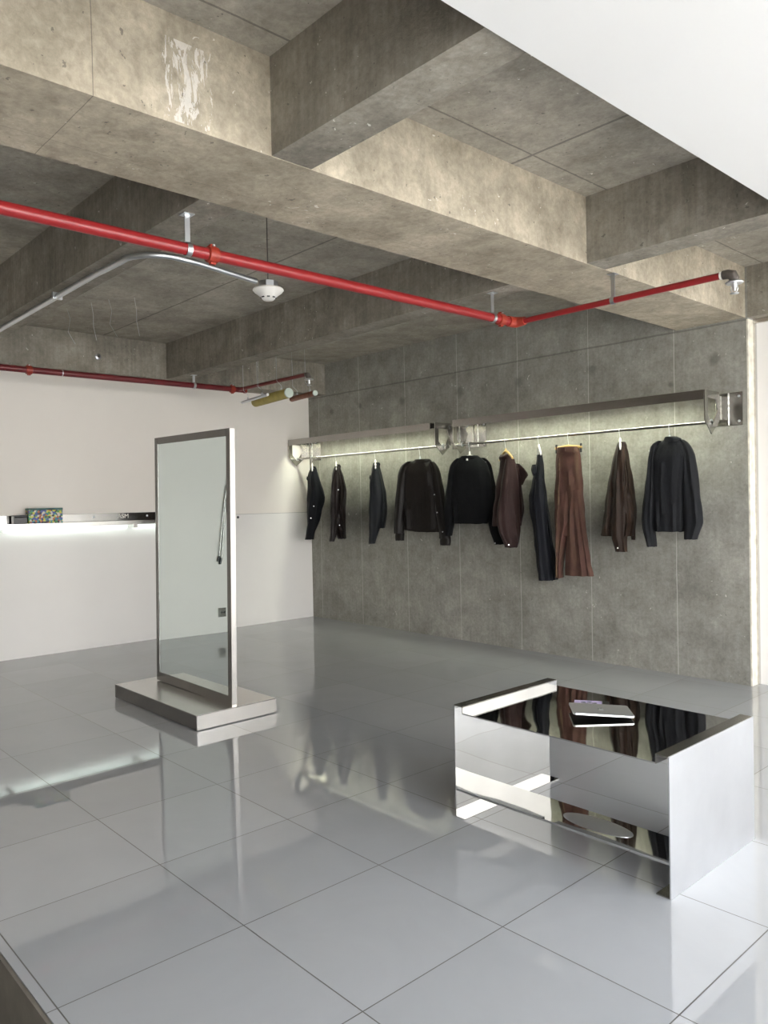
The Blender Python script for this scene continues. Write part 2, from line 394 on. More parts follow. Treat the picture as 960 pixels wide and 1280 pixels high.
# ------------------------------------------------------------------ standing mirror
MX0, MX1, MY = 2.205, 3.25, -3.10
t = thing('standing_mirror', (2.685, -3.08, 0), 'tall steel-framed mirror standing upright on a low steel plinth', 'mirror')
b = MB().box(2.09, 3.283, -3.375, -2.79, .004, .095, .0015)
base = b.build('base', M['frame_shaded'], t)
MB().box(2.092, 3.281, -3.373, -2.792, .0952, .0972).build('base_lit_top', M['steel'], t)  # paler sheets carry the lit tone of top and end in their colour
MB().box(3.2835, 3.2865, -3.372, -2.793, .006, .093).build('base_lit_end', M['steel'], t)['label'] = 'brushed end face, its lit tone put in the colour'
FW, Z0, Z1, D0, D1 = .045, .099, 1.876, -3.105, -3.068
f = MB()
f.box(MX0, MX0+FW, D0, D1, Z0, Z1, .001); f.box(MX1-FW, MX1, D0, D1, Z0, Z1, .001)
f.box(MX0+FW, MX1-FW, D0, D1, Z0, Z0+.062, .001); f.box(MX0+FW, MX1-FW, D0, D1, Z1-.048, Z1, .001)
LEAN = Matrix.Translation((2.7, -3.08, .099)) @ Matrix.Rotation(math.radians(.6), 4, 'Y') @ Matrix.Rotation(math.radians(-.55), 4, 'X') @ Matrix.Translation((-2.7, 3.08, -.099))
def leaned(o): o.data.transform(LEAN); return o
leaned(f.build('frame', M['frame_shaded'], t))  # front in the darkened steel, lit side is a paler sheet
leaned(MB().box(MX1+.0005, MX1+.003, D0+.001, D1-.001, Z0+.001, Z1-.001).build('frame_lit_side', M['steel'], t))['label'] = 'brushed side of the frame, its lit tone put in the colour'
leaned(MB().box(MX0+FW+.0002, MX1-FW-.0002, D0+.003, D0+.009, Z0+.0625, Z1-.0485).build('mirror_glass', M['mirror'], t))
leaned(MB().box(MX0+FW-.001, MX1-FW+.001, D0+.028, D1-.004, Z0+.06, Z1-.046).build('back_panel', M['steel_dark'], t))
# things seen only in the mirror: outlet, cable pair and intercom on the left wall
o = thing('wall_outlet', (.012, -4.94, .22), 'small steel wall outlet plate low on the white wall, reflected in the mirror', 'outlet')
MB().box(.012, .02, -4.99, -4.89, .175, .275, .002).build('plate', M['steel_bright'], o)
for yy in (-4.965, -4.93):
    MB().lathe([(.012, 0), (.012, .003)], (.0195, yy, .225), 'x', 16).build('socket', M['black_plastic'], o)
o = thing('hanging_cable', (.03, -5.02, .8), 'pair of thin grey cables hanging down the white wall, reflected in the mirror', 'cable')
for k, dy in enumerate((0, .035)):
    pts = [Vector((.025, -5.13+.02*k, 2.2)), Vector((.03, -5.07+.01*k, 1.95)), Vector((.03, -4.985+dy*.3, 1.5)), Vector((.03, -4.955+dy*.8, 1.1)), Vector((.03, -4.93+dy, .8))]
    MB().tube(pts, .007, 8).build('cable', M['steel_dark'], o, True)
MB().tube([(.03, -4.925, .83), (.03, -4.91, .76)], .014, 8).build('plug', M['black_plastic'], o, True)
MB().tube([(.03, -4.90, .85), (.03, -4.885, .79)], .012, 8).build('plug', M['black_plastic'], o, True)
o = thing('intercom', (.0, -5.04, 1.4), 'small black wall intercom above the outlet, reflected in the mirror', 'intercom')
MB().box(0.0, .03, -5.065, -5.008, 1.33, 1.50, .004).build('body', M['black_plastic'], o)
MB().box(.0, .015, -5.08, -5.005, 1.20, 1.33, .003).build('wall_plate', M['white_plastic'], o)
kk = MB().lathe([(.012, 0), (.016, .012), (.010, .022)], (.0, -1.03, 1.235), 'x', 16)
tag(kk.build('wall_stud', M['black_plastic'], None, True), 'tiny black stud on the white wall just right of the mirror', 'stud')

# ------------------------------------------------------------------ steel bench table
TX0, TX1, TY0, TY1, TH = 5.262, 6.258, -3.205, -2.515, .493
t = thing('coffee_table', (5.76, -2.86, 0), 'low polished steel table with plate sides, lower shelf and mirror-like top', 'table')
pt = .005
for sx, xa in ((1, TX0), (-1, TX1)):
    x0, x1 = sorted((xa, xa+sx*pt))
    pl = MB().box(x0, x1, TY0, TY1, .0005, TH, .0004).build('side_panel', M['steel_mirror'] if sx > 0 else M['steel_side'], t)
    pl['label'] = 'polished side panel' if sx > 0 else 'satin side panel'
    if sx < 0:   # its inner face is polished too
        MB().box(x0-.0015, x0-.0002, TY0+.001, TY1-.001, .006, TH-.004).build('inner_face', M['steel_mirror'], pl, loc=(0, 0, 0)) if False else None
    xa2, xb2 = sorted((xa+sx*pt, xa+sx*.055))
    MB().box(xa2, xb2, TY0, TY1, .0005, .005).build('foot_flange', M['steel_mirror'] if sx > 0 else M['steel_dark'], t)
    MB().box(*sorted((xa+sx*pt, xa+sx*.052)), TY0, TY1, TH-.005, TH).build('top_flange', M['steel_dark'], t)
    x0, x1 = sorted((xa+sx*.047, xa+sx*.052))
    MB().box(x0, x1, TY0, TY1, TH-.034, TH-.005).build('flange_lip', M['steel_mirror'] if sx > 0 else M['rack_dark'], t)
MB().box(TX0+.052, TX1-.052, TY0, TY1, TH-.034, TH-.029).build('tabletop', M['steel_top'], t)
MB().box(TX0+.002+pt, TX1-.002-pt, TY0, TY0+.004, .118, .127).box(TX0+pt, TX1-pt, TY0+.004, TY0+.20, .121, .1245).build('lower_shelf', M['steel_top'], t)
pts = [Vector((5.905+.15*math.cos(a), -3.10+.058*math.sin(a), .1246)) for a in [2*PI*k/40 for k in range(40)]]  # outline of the matte oval on the shelf surface
MB().prism(pts, (0, 0, .0012)).build('oval_patch', M['steel_side'], t)['label'] = 'matte oval patch on the shelf'

# things on the table: booklet and closed tablet lying over it
TT = TH-.029
bk = thing('booklet', (5.640, -2.715, TT), 'lilac printed booklet with dark marks under the silver tablet', 'booklet')
import mathutils
def on_obj(mb, name, mat, parent, loc, rot, smooth=False):
    o = mb.build(name, mat, None, smooth); o.parent = parent; o.location = Vector(loc); o.rotation_euler = rot; return o
qd = N('lilac_cover'); qd.set(Roughness=.5)
qd.color(qd.ramp(qd.noise(40, 3), .35, .7, c4(.42, .34, .60), c4(.66, .58, .78))); 
on_obj(MB().box(-.075, .06, -.055, .055, 0, .005, .001), 'pages', plain('paper', (.8, .8, .78), .7), bk, (0, 0, 0), (0, 0, .55))
on_obj(MB().box(-.076, .061, -.056, .056, .0052, .0062), 'cover', qd.m, bk, (0, 0, 0), (0, 0, .55))
for k, (x, y, s) in enumerate(((-.035, .02, 1), (-.01, .028, .9), (.012, .015, 1), (-.02, .0, .8), (.004, -.008, .9))):
    a = [Vector((x+s*.010*math.cos(q_)*(1+.35*(i % 2)), y+s*.009*math.sin(q_)*(1+.35*((i+1) % 2)), .0063)) for i, q_ in enumerate([2*PI*j/10 for j in range(10)])]
    on_obj(MB().prism(a, (0, 0, .0004)), 'printed_mark', M['grey_dark'], bk, (0, 0, 0), (0, 0, .55))
on_obj(MB().box(.045, .075, -.05, .05, .0063, .0085, .001), 'spine_strip', M['black_plastic'], bk, (0, 0, 0), (0, 0, .55))
tb = thing('tablet_computer', (5.748, -2.815, TT+.003), 'thin silver closed tablet lying tilted on the shiny tabletop', 'tablet')
ang = math.atan2(.159, .187)
rot = mathutils.Euler((math.radians(-.8), math.radians(2.6), 0)).to_matrix().to_4x4()
def rr(mb, w, h, z0, z1, r=.012):
    pts = []
    for cx, cy, a0 in ((w/2-r, h/2-r, 0), (-w/2+r, h/2-r, PI/2), (-w/2+r, -h/2+r, PI), (w/2-r, -h/2+r, 1.5*PI)):
        for k in range(7): a = a0+PI/2*k/6; pts.append(Vector((cx+r*math.cos(a), cy+r*math.sin(a), z0)))
    return mb.prism(pts, (0, 0, z1-z0))
E_ = (Matrix.Rotation(ang, 4, 'Z') @ rot).to_euler()
on_obj(rr(MB(), .248, .178, 0.006, .0125), 'body', M['silver'], tb, (0, 0, .007), E_)
on_obj(rr(MB(), .242, .172, .0045, .006), 'screen', M['black_plastic'], tb, (0, 0, .007), E_)
ap = []
for k in range(24):
    a = 2*PI*k/24; r = .0135*(1-.12*math.cos(2*a)-.10*(math.sin(a) > .93))
    x = r*math.cos(a); y = r*math.sin(a)
    if x > .0095 and abs(y) < .008: x = .0092
    ap.append(Vector((x, y, .0126)))
lf = [Vector((.001, .0155, .0126)), Vector((.006, .017, .0126)), Vector((.008, .0225, .0126)), Vector((.002, .0205, .0126))]
on_obj(MB().prism(ap, (0, 0, .0004)).prism(lf, (0, 0, .0004)), 'fruit_emblem', M['grey_dark'], tb, (0, 0, .007), E_)['label'] = 'dark bitten fruit emblem'
on_obj(rr(MB(), .018, .018, .0125, .0140, .005), 'camera_bump', M['silver'], tb, (0, 0, .007), E_)

# ------------------------------------------------------------------ wall shelf with lit underside
SY0, SY1 = -3.98, -1.62
t = thing('wall_shelf', (.0, -2.8, 1.22), 'long shallow steel wall shelf with raised back lip, lit from beneath', 'shelf')
MB().box(.012, .20, SY0, SY1, 1.236, 1.242).box(.196, .20, SY0, SY1, 1.212, 1.236).build('shelf_board', M['steel_bright'], t)
MB().box(.012, .017, SY0, SY1, 1.242, 1.318, .0006).build('back_lip', M['lip'], t)
for y in (-3.52, -2.30): MB().box(.012, .15, y-.02, y+.02, 1.17, 1.235).build('bracket', M['steel'], t)
for y in (-3.397, -2.67, -2.113): MB().lathe([(.011, 0), (.011, .002), (.006, .005)], (.0172, y, 1.284), 'x', 14).build('screw', M['galv'], t, True)
MB().box(.135, .139, SY0+.05, SY1-.1, 1.200, 1.2355).box(.100, .135, SY0+.05, SY1-.1, 1.200, 1.203).build('light_shield', M['steel'], t)  # unseen shield added to hide the strip and turn its light to the wall
MB().box(.118, .1348, SY0+.06, SY1-.11, 1.206, 1.230).build('light_strip', M['led_shelf'], t)
tx = bpy.data.curves.new('lettering', 'FONT'); tx.body = 'ASM'; tx.size = .062; tx.extrude = .001; tx.align_x = 'CENTER'; tx.align_y = 'CENTER'
tx.materials.append(M['white_plastic']); to = bpy.data.objects.new('lettering', tx); C.objects.link(to)
me = to.to_mesh(); me2 = bpy.data.meshes.new('lettering'); bmx = bmesh.new(); bmx.from_mesh(me); bmx.to_mesh(me2); bmx.free(); me2.materials.append(M['white_plastic']); to.to_mesh_clear()
C.objects.unlink(to); bpy.data.objects.remove(to); to = bpy.data.objects.new('lettering', me2); C.objects.link(to)
to.rotation_euler = (PI/2, 0, PI/2); to.parent = t; to.location = Vector((.0185, -2.369, 1.284))-t.location

def comic():
    q = N('multicoloured_print'); q.set(Roughness=.4)
    v = q.n('ShaderNodeTexVoronoi'); v.inputs['Scale'].default_value = 58; q.l(q.coord((1, 1, 1)), v.inputs['Vector'])
    hs = q.n('ShaderNodeSeparateColor'); q.l(v.outputs['Color'], hs.inputs[0])
    x = q.n('ShaderNodeValToRGB'); x.color_ramp.interpolation = 'CONSTANT'
    cols = [(0, (.02, .02, .04)), (.22, (.03, .22, .24)), (.4, (.55, .52, .05)), (.55, (.05, .07, .28)), (.68, (.42, .12, .04)), (.78, (.05, .25, .06)), (.88, (.55, .52, .45))]
    el = x.color_ramp.elements
    el[0].position = 0; el[0].color = cols[0][1]+(1,); el[1].position = .22; el[1].color = cols[1][1]+(1,)
    for p, c in cols[2:]: e = el.new(p); e.color = c+(1,)
    q.l(hs.outputs[0], x.inputs[0]); q.color(x.outputs[0]); return q.m
bx = thing('storage_box', (.1, -3.16, 1.242), 'small box printed with busy multicoloured patches standing on the wall shelf', 'box')
MB().box(.055, .135, -3.315, -3.01, 1.2425, 1.365, .002).build('body', comic(), bx)
MB().box(.052, .138, -3.318, -3.007, 1.3655, 1.383, .003).build('lid', plain('dark_teal_lid', (.02, .09, .08), .4, nz=.5, ns=30), bx)
bx = thing('case', (.1, -3.38, 1.242), 'small plain black case beside the multicoloured box on the wall shelf', 'case')  # plain black block set beside the printed box
MB().box(.05, .13, -3.44, -3.325, 1.2425, 1.305, .004).build('body', M['black_plastic'], bx)
MB().box(.049, .131, -3.441, -3.324, 1.3052, 1.322, .004).build('lid', M['black_plastic'], bx)

# ------------------------------------------------------------------ clothes racks
RY, RZ = -.205, 1.905
def rack(xl, xr, label, rail_l, rail_r):
    t = thing('clothes_rack', ((xl+xr)/2, 0, 1.8), label, 'clothes rack', 'steel clothes racks on the concrete wall')
    for x in (xl, xr):
        y0, y1, zt, zm, zl = -.325, -.10, 2.128, 1.915, 1.818
        outer = [(y0, zt), (y1, zt), (y1, zm), (y0+.103, zl), (y0, zm)]
        w = y1-y0; h = zt-zl
        inner = [(y0+.22*w, zt-.17*h), (y0+.76*w, zt-.19*h), (y0+.90*w, zt-.42*h), (y0+.5*w, zt-.80*h), (y0+.22*w, zt-.58*h)]
        ep = MB().ringprism([(x-.003, a, b) for a, b in outer], [(x-.003, a, b) for a, b in inner], (.006, 0, 0)).build('end_bracket', M['steel_bright'], t)
        MB().box(x-.003, x+.003, y1+.0003, -.005, 1.93, 2.10).build('wall_arm', M['steel_bright'], ep, loc=(0, 0, 0)).location = (0, 0, 0)
        cx = x+.03
        wp = MB().box(cx-.10, cx+.10, -.0045, -.0003, 1.885, 2.125, .001)
        if cx-.10 < 0: wp = MB().box(.012, cx+.17, -.0045, -.0003, 1.885, 2.125, .001)
        wpo = wp.build('wall_plate', M['steel_dark'], t)
        MB().tube([(cx, -.006, 1.89+.0233*k) for k in range(11)], [.004+.003*(k % 2) for k in range(11)], 8).build('weld_bead', M['weld'], wpo, True).location = (0, 0, 0)
        for zz in (1.915, 2.095):
            MB().lathe([(.009, -.0045), (.009, -.010), (.005, -.013)], (cx+.075, 0, zz), 'y', 12).build('bolt', M['galv'], wpo, True).location = (0, 0, 0)
    MB().box(rail_l, rail_r, -.329, -.3255, 2.062, 2.128).box(rail_l, rail_r, -.3255, -.245, 2.124, 2.128).build('front_rail', M['rack_dark'], t)
    hs = MB().box(xl+.05, xr-.05, -.274, -.246, 2.1125, 2.1235).box(xl+.05, xr-.05, -.2745, -.2725, 2.078, 2.1124).box(xl+.05, xr-.05, -.2475, -.246, 2.106, 2.1124).build('light_shield', M['rack_dark'], t)  # unseen shield added to aim light down, out of floor reflections
    MB().box(xl+.13, xr-.10, -.272, -.248, 2.1100, 2.1123).build('light_strip', M['led_rack'], t)
    MB().tube([(xl+.004, RY, RZ), (xr-.004, RY, RZ)], .0115, 16).build('hanging_rod', M['steel_dark'], t, True)
    for x in (xl, xr):
        MB().lathe([(.022, -.004 if x == xr else .0035), (.022, -.009 if x == xr else .009)], (x, RY, RZ), 'x', 18).build('rod_flange', M['galv'], t, True)
    return t
rack(.03, 2.42, 'left clothes rack nearest the white wall, steel with pentagon end brackets', .02, 2.36)
rack(2.655, 5.05, 'right clothes rack at the open end of the concrete wall, steel with pentagon end brackets', 2.66, 5.045)

# ------------------------------------------------------------------ hangers and garments
VD = lambda p: Vector(((p-CAM).x, (p-CAM).y, 0)).normalized()
def loft(rows, p0, n, T, folds=.12, fk=5, seed=0, off=0.0, seg=36, rings=30, tsq=1.0, endT=.55):
    """soft closed cloth tube; rows = (v, uL, uR) traced widths, T = half thickness along n"""
    n = Vector(n).normalized(); r = Vector((0, 0, 1)).cross(n).normalized()
    if r.dot(RT) < 0: r = -r
    P = []
    for (v, ul, ur) in rows:
        a = ray_plane(ul, v, p0, n); b_ = ray_plane(ur, v, p0, n)
        P.append(((a-p0).dot(r), (b_-p0).dot(r), (a.z+b_.z)/2))
    # smooth resample
    acc = [0]
    for i in range(1, len(P)): acc.append(acc[-1]+abs(P[i][2]-P[i-1][2])+.3*abs(P[i][0]-P[i-1][0])+1e-5)
    mb = MB(); RR = []
    for k in range(rings+1):
        s = acc[-1]*k/rings; i = 0
        while i < len(acc)-2 and acc[i+1] < s: i += 1
        t = (s-acc[i])/(acc[i+1]-acc[i])
        p_1, p1, p2, p3 = P[max(i-1, 0)], P[i], P[i+1], P[min(i+2, len(P)-1)]
        def cr(c):
            lin = p1[c]+(p2[c]-p1[c])*t
            cat = .5*((2*p1[c])+(-p_1[c]+p2[c])*t+(2*p_1[c]-5*p1[c]+4*p2[c]-p3[c])*t*t+(-p_1[c]+3*p1[c]-3*p2[c]+p3[c])*t**3)
            return .5*lin+.5*cat
        L_, R_ = cr(0), cr(1); z = p1[2]+(p2[2]-p1[2])*t
        c = (L_+R_)/2; a = max((R_-L_)/2, .004)
        q = k/rings
        env = endT+(1-endT)*min(1, q*4.5)
        tt = min(T*env, a*3.2)
        ring = []
        for j in range(seg):
            th = 2*PI*j/seg; ct, st = math.cos(th), math.sin(th)
            ex = math.copysign(abs(ct)**.8, ct)*a; ey = math.copysign(abs(st)**.85, st)*tt
            w = Vector((ex*7+seed*3.1, ey*5, z*2.0))
            fo = noise.noise(Vector((ct*fk*.45+seed*5.3, st*1.2, z*1.3+seed)))
            fo2 = math.sin(ct*fk*1.7+seed+2.5*noise.noise(w)+z*4)
            dep = folds*T*(fo*1.2+fo2*.55)*abs(st)*min(1, q*3)
            sx = .010*noise.noise(Vector((seed*2.7, z*9, ct*2)))*abs(ct)
            pp = p0 + r*(c+ex+sx) + n*(math.copysign(1, n.dot(CAM-p0))*off + ey + math.copysign(dep, st) if False else (ey+dep*math.copysign(1, st)) + off*math.copysign(1, n.dot(CAM-p0)))
            pp.z = z + .004*noise.noise(Vector((ct*3+seed, st*3, 7)))*(1 if k == rings else 0)
            ring.append(mb.bm.verts.new(pp))
        RR.append(ring)
    for a, b_ in zip(RR, RR[1:]):
        for k in range(seg): mb.bm.faces.new((a[k], a[(k+1) % seg], b_[(k+1) % seg], b_[k]))
    # closed top, hem turned inwards at the bottom
    mb.bm.faces.new(RR[0][::-1])
    last = RR[-1]; cen = sum((v.co for v in last), Vector())/seg
    inn = [mb.bm.verts.new(cen+(v.co-cen)*.9+Vector((0, 0, .012))) for v in last]
    for k in range(seg): mb.bm.faces.new((last[k], last[(k+1) % seg], inn[(k+1) % seg], inn[k]))
    mb.bm.faces.new(inn)
    return mb
def X8(rows, u0, v0, s): return [(v0+y/s, u0+a/s, u0+b/s) for (y, a, b) in rows]

def hanger(u, vtop, vneck, label, mat, half, n, wood=False, arch=False, clip=None):
    """hook over the rod at photo column u, shoulders along r"""
    p0 = ray_plane(u, vtop, Vector((0, RY, 0)), Vector((0, 1, 0))); p0.z = RZ
    n = Vector(n).normalized(); r = Vector((0, 0, 1)).cross(n).normalized()
    if r.dot(RT) < 0: r = -r
    zt = ray_plane(u, vneck, Vector((p0.x, RY, 0)), Vector((0, 1, 0))).z
    t = thing('clothes_hanger', p0, label, 'hanger', 'hangers on the steel rods')
    # hook: 3/4 circle over the rod, stem down to the neck
    c = p0+Vector((0, 0, 0)); R = .0155
    hk = [c+R*(math.cos(a)*Vector((0, 1, 0))+math.sin(a)*Vector((0, 0, 1))) for a in [math.radians(-40+i*18) for i in range(13)]]
    zb = min(zt, RZ-.035)
    hk += [Vector((c.x, c.y-.010, RZ-.025)), Vector((c.x, c.y, zb+.005)), Vector((c.x, c.y, zb-.012))]
    MB().tube(hk, .0017, 8).build('hook', M['galv'], t, True).location = -p0
    if clip is None:
        pts = []
        for k in range(-10, 11):
            s = k/10.0
            pts.append(Vector((c.x, c.y, zb-.012-(.012 if arch else .0)-.075*abs(s)**1.35))+r*(half*s))
        rad = [(.011 if wood else .008)*(1.0 if abs(k) < 9 else .8) for k in range(-10, 11)]
        MB().tube(pts, rad, 10).build('shoulders', mat, t, True).location = -p0
        MB().tube([Vector((c.x, c.y, zb+.012)), Vector((c.x, c.y, zb-.018))], [.006, .012], 10).build('collar_block', mat, t, True).location = -p0
    else:
        MB().tube([Vector((c.x, c.y, zb-.010-.004*abs(k)))+r*(half*k/4.0) for k in range(-4, 5)], .0125, 10).build('bar', mat, t, True).location = -p0
        for s in (-1, 1):
            q_ = Vector((c.x, c.y, zb-.022))+r*(half*.93*s)
            d = r*.008
            MB().tube([q_+Vector((0, 0, .028)), q_+Vector((0, 0, -.045))], .009, 8).build('clip', M['black_plastic'], t, True).location = -p0
    return t, p0

def garment(name, p0, label, cat):
    t = thing(name, Vector((p0.x, RY, RZ-.06)), label, cat, 'garments on the steel rods'); return t
def part(mb, name, mat, t):
    o = mb.build(name, mat, None, True); o.parent = t; o.location = -Vector(t.location); return o
def button(u, v, p0, n, off, t, mat=None, r=.006):
    n = Vector(n).normalized(); sg = math.copysign(1, n.dot(CAM-p0))
    p = ray_plane(u, v, p0+n*sg*off, n)
    MB_ = MB().tube([p-n*sg*.004, p+n*sg*.003], r, 10)
    o = MB_.build('button', mat or M['galv'], None, True); o.parent = t; o.location = -Vector(t.location)

def edge_n(u, tw=0.0):
    p = ray_plane(u, 560, Vector((0, RY, 0)), Vector((0, 1, 0))); d = VD(p)
    d.rotate(mathutils.Euler((0, 0, tw))); return d

GN = []
# 1 navy-black jacket by the white wall, seen side-on
S = (360, 540, 8)
n1 = edge_n(390)
h, p = hanger(390, 572, 580, 'white hanger of the black jacket nearest the white wall', M['white_plastic'], .17, (n1.y, -n1.x, 0))
g = garment('jacket', p, 'narrow side-on black jacket hanging nearest the white wall', 'jacket')
part(loft(X8([(352, 228, 262), (400, 208, 290), (460, 194, 310), (560, 196, 335), (660, 190, 352), (760, 190, 340), (880, 192, 312), (960, 192, 285)], *S), p, n1, .13, .25, 6, 1), 'body', F['navy'], g)
part(loft(X8([(375, 236, 285), (460, 225, 312), (560, 222, 342), (655, 215, 371), (740, 205, 352), (840, 198, 325), (930, 188, 298), (1000, 180, 272), (1070, 170, 256)], *S), p, n1, .06, .2, 4, 2, off=.11), 'sleeve', F['navy'], g)
part(loft(X8([(345, 240, 275), (368, 245, 288), (398, 250, 284)], *S), p, n1, .07, .1, 3, 3, rings=8, endT=.9), 'collar', F['navy'], g)
part(loft(X8([(445, 188, 206), (468, 182, 212), (492, 192, 214)], *S), p, n1, .06, .1, 3, 4, rings=8, endT=.9), 'lapel', F['navy'], g)
for (x, y) in ((258, 742), (228, 860)): button(360+x/8, 540+y/8, p, n1, .175, g)
# 2 umber jacket
n2 = edge_n(420)
h, p = hanger(420, 568, 578, 'white hanger of the umber side-on jacket', M['white_plastic'], .17, (n2.y, -n2.x, 0))
g = garment('jacket', p, 'narrow side-on umber brown jacket, second from the white wall', 'jacket')
part(loft(X8([(328, 470, 520), (370, 450, 532), (450, 442, 558), (560, 432, 582), (700, 425, 582), (850, 424, 578), (940, 430, 578), (1064, 494, 584)], *S), p, n2, .13, .25, 6, 5), 'body', F['umber'], g)
part(loft(X8([(350, 465, 512), (450, 448, 522), (560, 432, 528), (700, 424, 515), (850, 424, 500), (960, 424, 490), (1040, 420, 482), (1088, 418, 466)], *S), p, n2, .055, .2, 4, 6, off=.11), 'sleeve', F['umber'], g)
part(loft(X8([(326, 485, 520), (345, 488, 530), (372, 492, 524)], *S), p, n2, .07, .1, 3, 7, rings=8, endT=.9), 'collar', F['umber'], g)
for (x, y) in ((503, 578), (515, 932)): button(360+x/8, 540+y/8, p, n2, .165, g)
# 3 blue-black jacket
S3 = (340, 470, 3)
n3 = edge_n(469)
h, p = hanger(469, 564, 576, 'white hanger of the blue-black jacket left of the middle bracket', M['white_plastic'], .17, (n3.y, -n3.x, 0))
g = garment('jacket', p, 'narrow side-on blue-black jacket hanging alone left of the bomber jacket', 'jacket')
part(loft(X8([(326, 380, 402), (350, 375, 406), (400, 370, 420), (470, 366, 432), (530, 366, 430), (570, 366, 424)], *S3), p, n3, .13, .25, 6, 8), 'body', F['navy2'], g)
part(loft(X8([(338, 378, 398), (400, 368, 412), (470, 364, 418), (530, 363, 412), (580, 363, 402), (626, 364, 388)], *S3), p, n3, .055, .2, 4, 9, off=.11), 'sleeve', F['navy2'], g)
part(loft(X8([(325, 388, 403), (332, 386, 407), (340, 388, 404)], *S3), p, n3, .07, .1, 3, 10, rings=8, endT=.9), 'collar', F['navy2'], g)
part(loft(X8([(372, 366, 372), (382, 364, 376), (394, 369, 377)], *S3), p, n3, .06, .1, 3, 11, rings=8, endT=.9), 'lapel', F['navy2'], g)
# 4 black-brown bomber facing the room
S4 = (480, 550, 5.053)
NF = Vector((.16, -.987, 0))
h, p = hanger(525, 566, 572, 'grey hanger of the black-brown bomber jacket', M['galv'], .17, NF, arch=True)
g = garment('jacket', p, 'wide front-facing black-brown bomber jacket just left of the black wool jacket', 'jacket')
part(loft(X8([(128, 192, 272), (140, 160, 300), (165, 132, 330), (200, 122, 346), (300, 120, 360), (420, 120, 362), (520, 126, 358), (562, 130, 352)], *S4), p, NF, .07, .28, 9, 12), 'body', F['choc'], g)
part(loft(X8([(556, 128, 358), (568, 130, 358), (580, 200, 356)], *S4), p, NF, .062, .05, 9, 13, rings=8, endT=.9), 'hem_band', F['choc'], g)
part(loft(X8([(136, 160, 182), (152, 132, 172), (175, 116, 164), (220, 103, 158), (320, 92, 150), (420, 84, 142), (500, 80, 134), (570, 82, 132), (590, 84, 128)], *S4), p, NF, .045, .2, 3, 14, off=.025), 'sleeve', F['choc'], g)
part(loft(X8([(588, 88, 130), (612, 86, 129), (634, 88, 130)], *S4), p, NF, .035, .05, 3, 15, off=.025, rings=8, endT=.95), 'cuff', F['choc'], g)
part(loft(X8([(138, 298, 322), (152, 306, 335), (175, 316, 350), (220, 322, 362), (320, 330, 378), (420, 338, 392), (520, 350, 410), (600, 362, 424), (622, 364, 427)], *S4), p, NF, .045, .2, 3, 16, off=.025), 'sleeve', F['choc'], g)
part(loft(X8([(620, 366, 428), (642, 366, 428), (664, 368, 424)], *S4), p, NF, .035, .05, 3, 17, off=.025, rings=8, endT=.95), 'cuff', F['choc'], g)
part(loft(X8([(122, 196, 284), (135, 188, 296), (152, 196, 286)], *S4), p, NF, .05, .05, 3, 18, rings=8, endT=.95), 'collar', F['choc'], g)
for (x, y) in ((318, 345), (335, 458), (370, 580)): button(480+x/5.053, 550+y/5.053, p, NF, .075, g)
# 5 black wool jacket
h, p = hanger(587, 560, 566, 'white hanger of the black wool jacket right of the middle bracket', M['white_plastic'], .17, NF, arch=True)
g = garment('jacket', p, 'front-facing deep black wool jacket right of the middle rack bracket', 'jacket')
part(loft(X8([(104, 488, 592), (122, 462, 620), (150, 440, 652), (220, 428, 668), (300, 425, 680), (400, 428, 688), (480, 436, 676), (528, 446, 650)], *S4), p, NF, .07, .22, 8, 19), 'body', F['black'], g)
part(loft(X8([(116, 470, 495), (132, 446, 486), (160, 428, 475), (220, 418, 466), (300, 408, 458), (380, 396, 448), (480, 394, 452), (560, 402, 440), (605, 408, 428)], *S4), p, NF, .045, .2, 3, 20, off=.02), 'sleeve', F['black'], g)
part(loft(X8([(112, 600, 622), (130, 616, 644), (160, 630, 662), (220, 640, 676), (300, 650, 692), (400, 655, 700), (500, 650, 706), (580, 662, 728), (660, 690, 746)], *S4), p, NF, .035, .2, 3, 21, off=-.03), 'sleeve', F['black'], g)
part(loft(X8([(100, 490, 590), (112, 482, 602), (128, 490, 594)], *S4), p, NF, .05, .05, 3, 22, rings=8, endT=.95), 'collar', F['black'], g)
part(loft(X8([(118, 541, 551), (124, 540, 552), (130, 542, 551)], *S4), p, NF, .004, .0, 3, 23, off=.056, rings=4, endT=.95), 'neck_label', M['white_plastic'], g)['label'] = 'tiny white neck label'
button(480+700/5.053, 550+652/5.053, p, NF, .06, g)
# 6 plum-brown jacket
n6 = edge_n(632, .35)
h, p = hanger(632, 552, 562, 'wooden hanger of the plum-brown jacket', M['wood'], .17, (n6.y, -n6.x, 0), wood=True)
g = garment('jacket', p, 'plum-brown jacket seen from the side between black wool jacket and black jeans', 'jacket')
part(loft(X8([(98, 740, 800), (130, 736, 818), (180, 732, 845), (260, 716, 862), (350, 704, 872), (450, 692, 878), (542, 684, 866)], *S4), p, n6, .09, .35, 8, 24), 'body', F['plum'], g)
part(loft(X8([(125, 742, 800), (200, 732, 812), (300, 716, 822), (400, 700, 828), (500, 694, 832), (580, 704, 832), (640, 732, 826), (674, 746, 816)], *S4), p, n6, .05, .3, 5, 25, off=.10), 'sleeve', F['plum'], g)
part(loft(X8([(150, 820, 850), (185, 836, 882), (222, 846, 907), (255, 850, 885), (285, 850, 868)], *S4), p, n6, .05, .2, 3, 26, rings=12), 'sleeve', F['plum'], g)
part(loft(X8([(92, 742, 790), (108, 732, 806), (128, 738, 800)], *S4), p, n6, .08, .1, 3, 27, rings=8, endT=.95), 'collar', F['plum'], g)
button(480+788/5.053, 550+662/5.053, p, n6, .15, g)
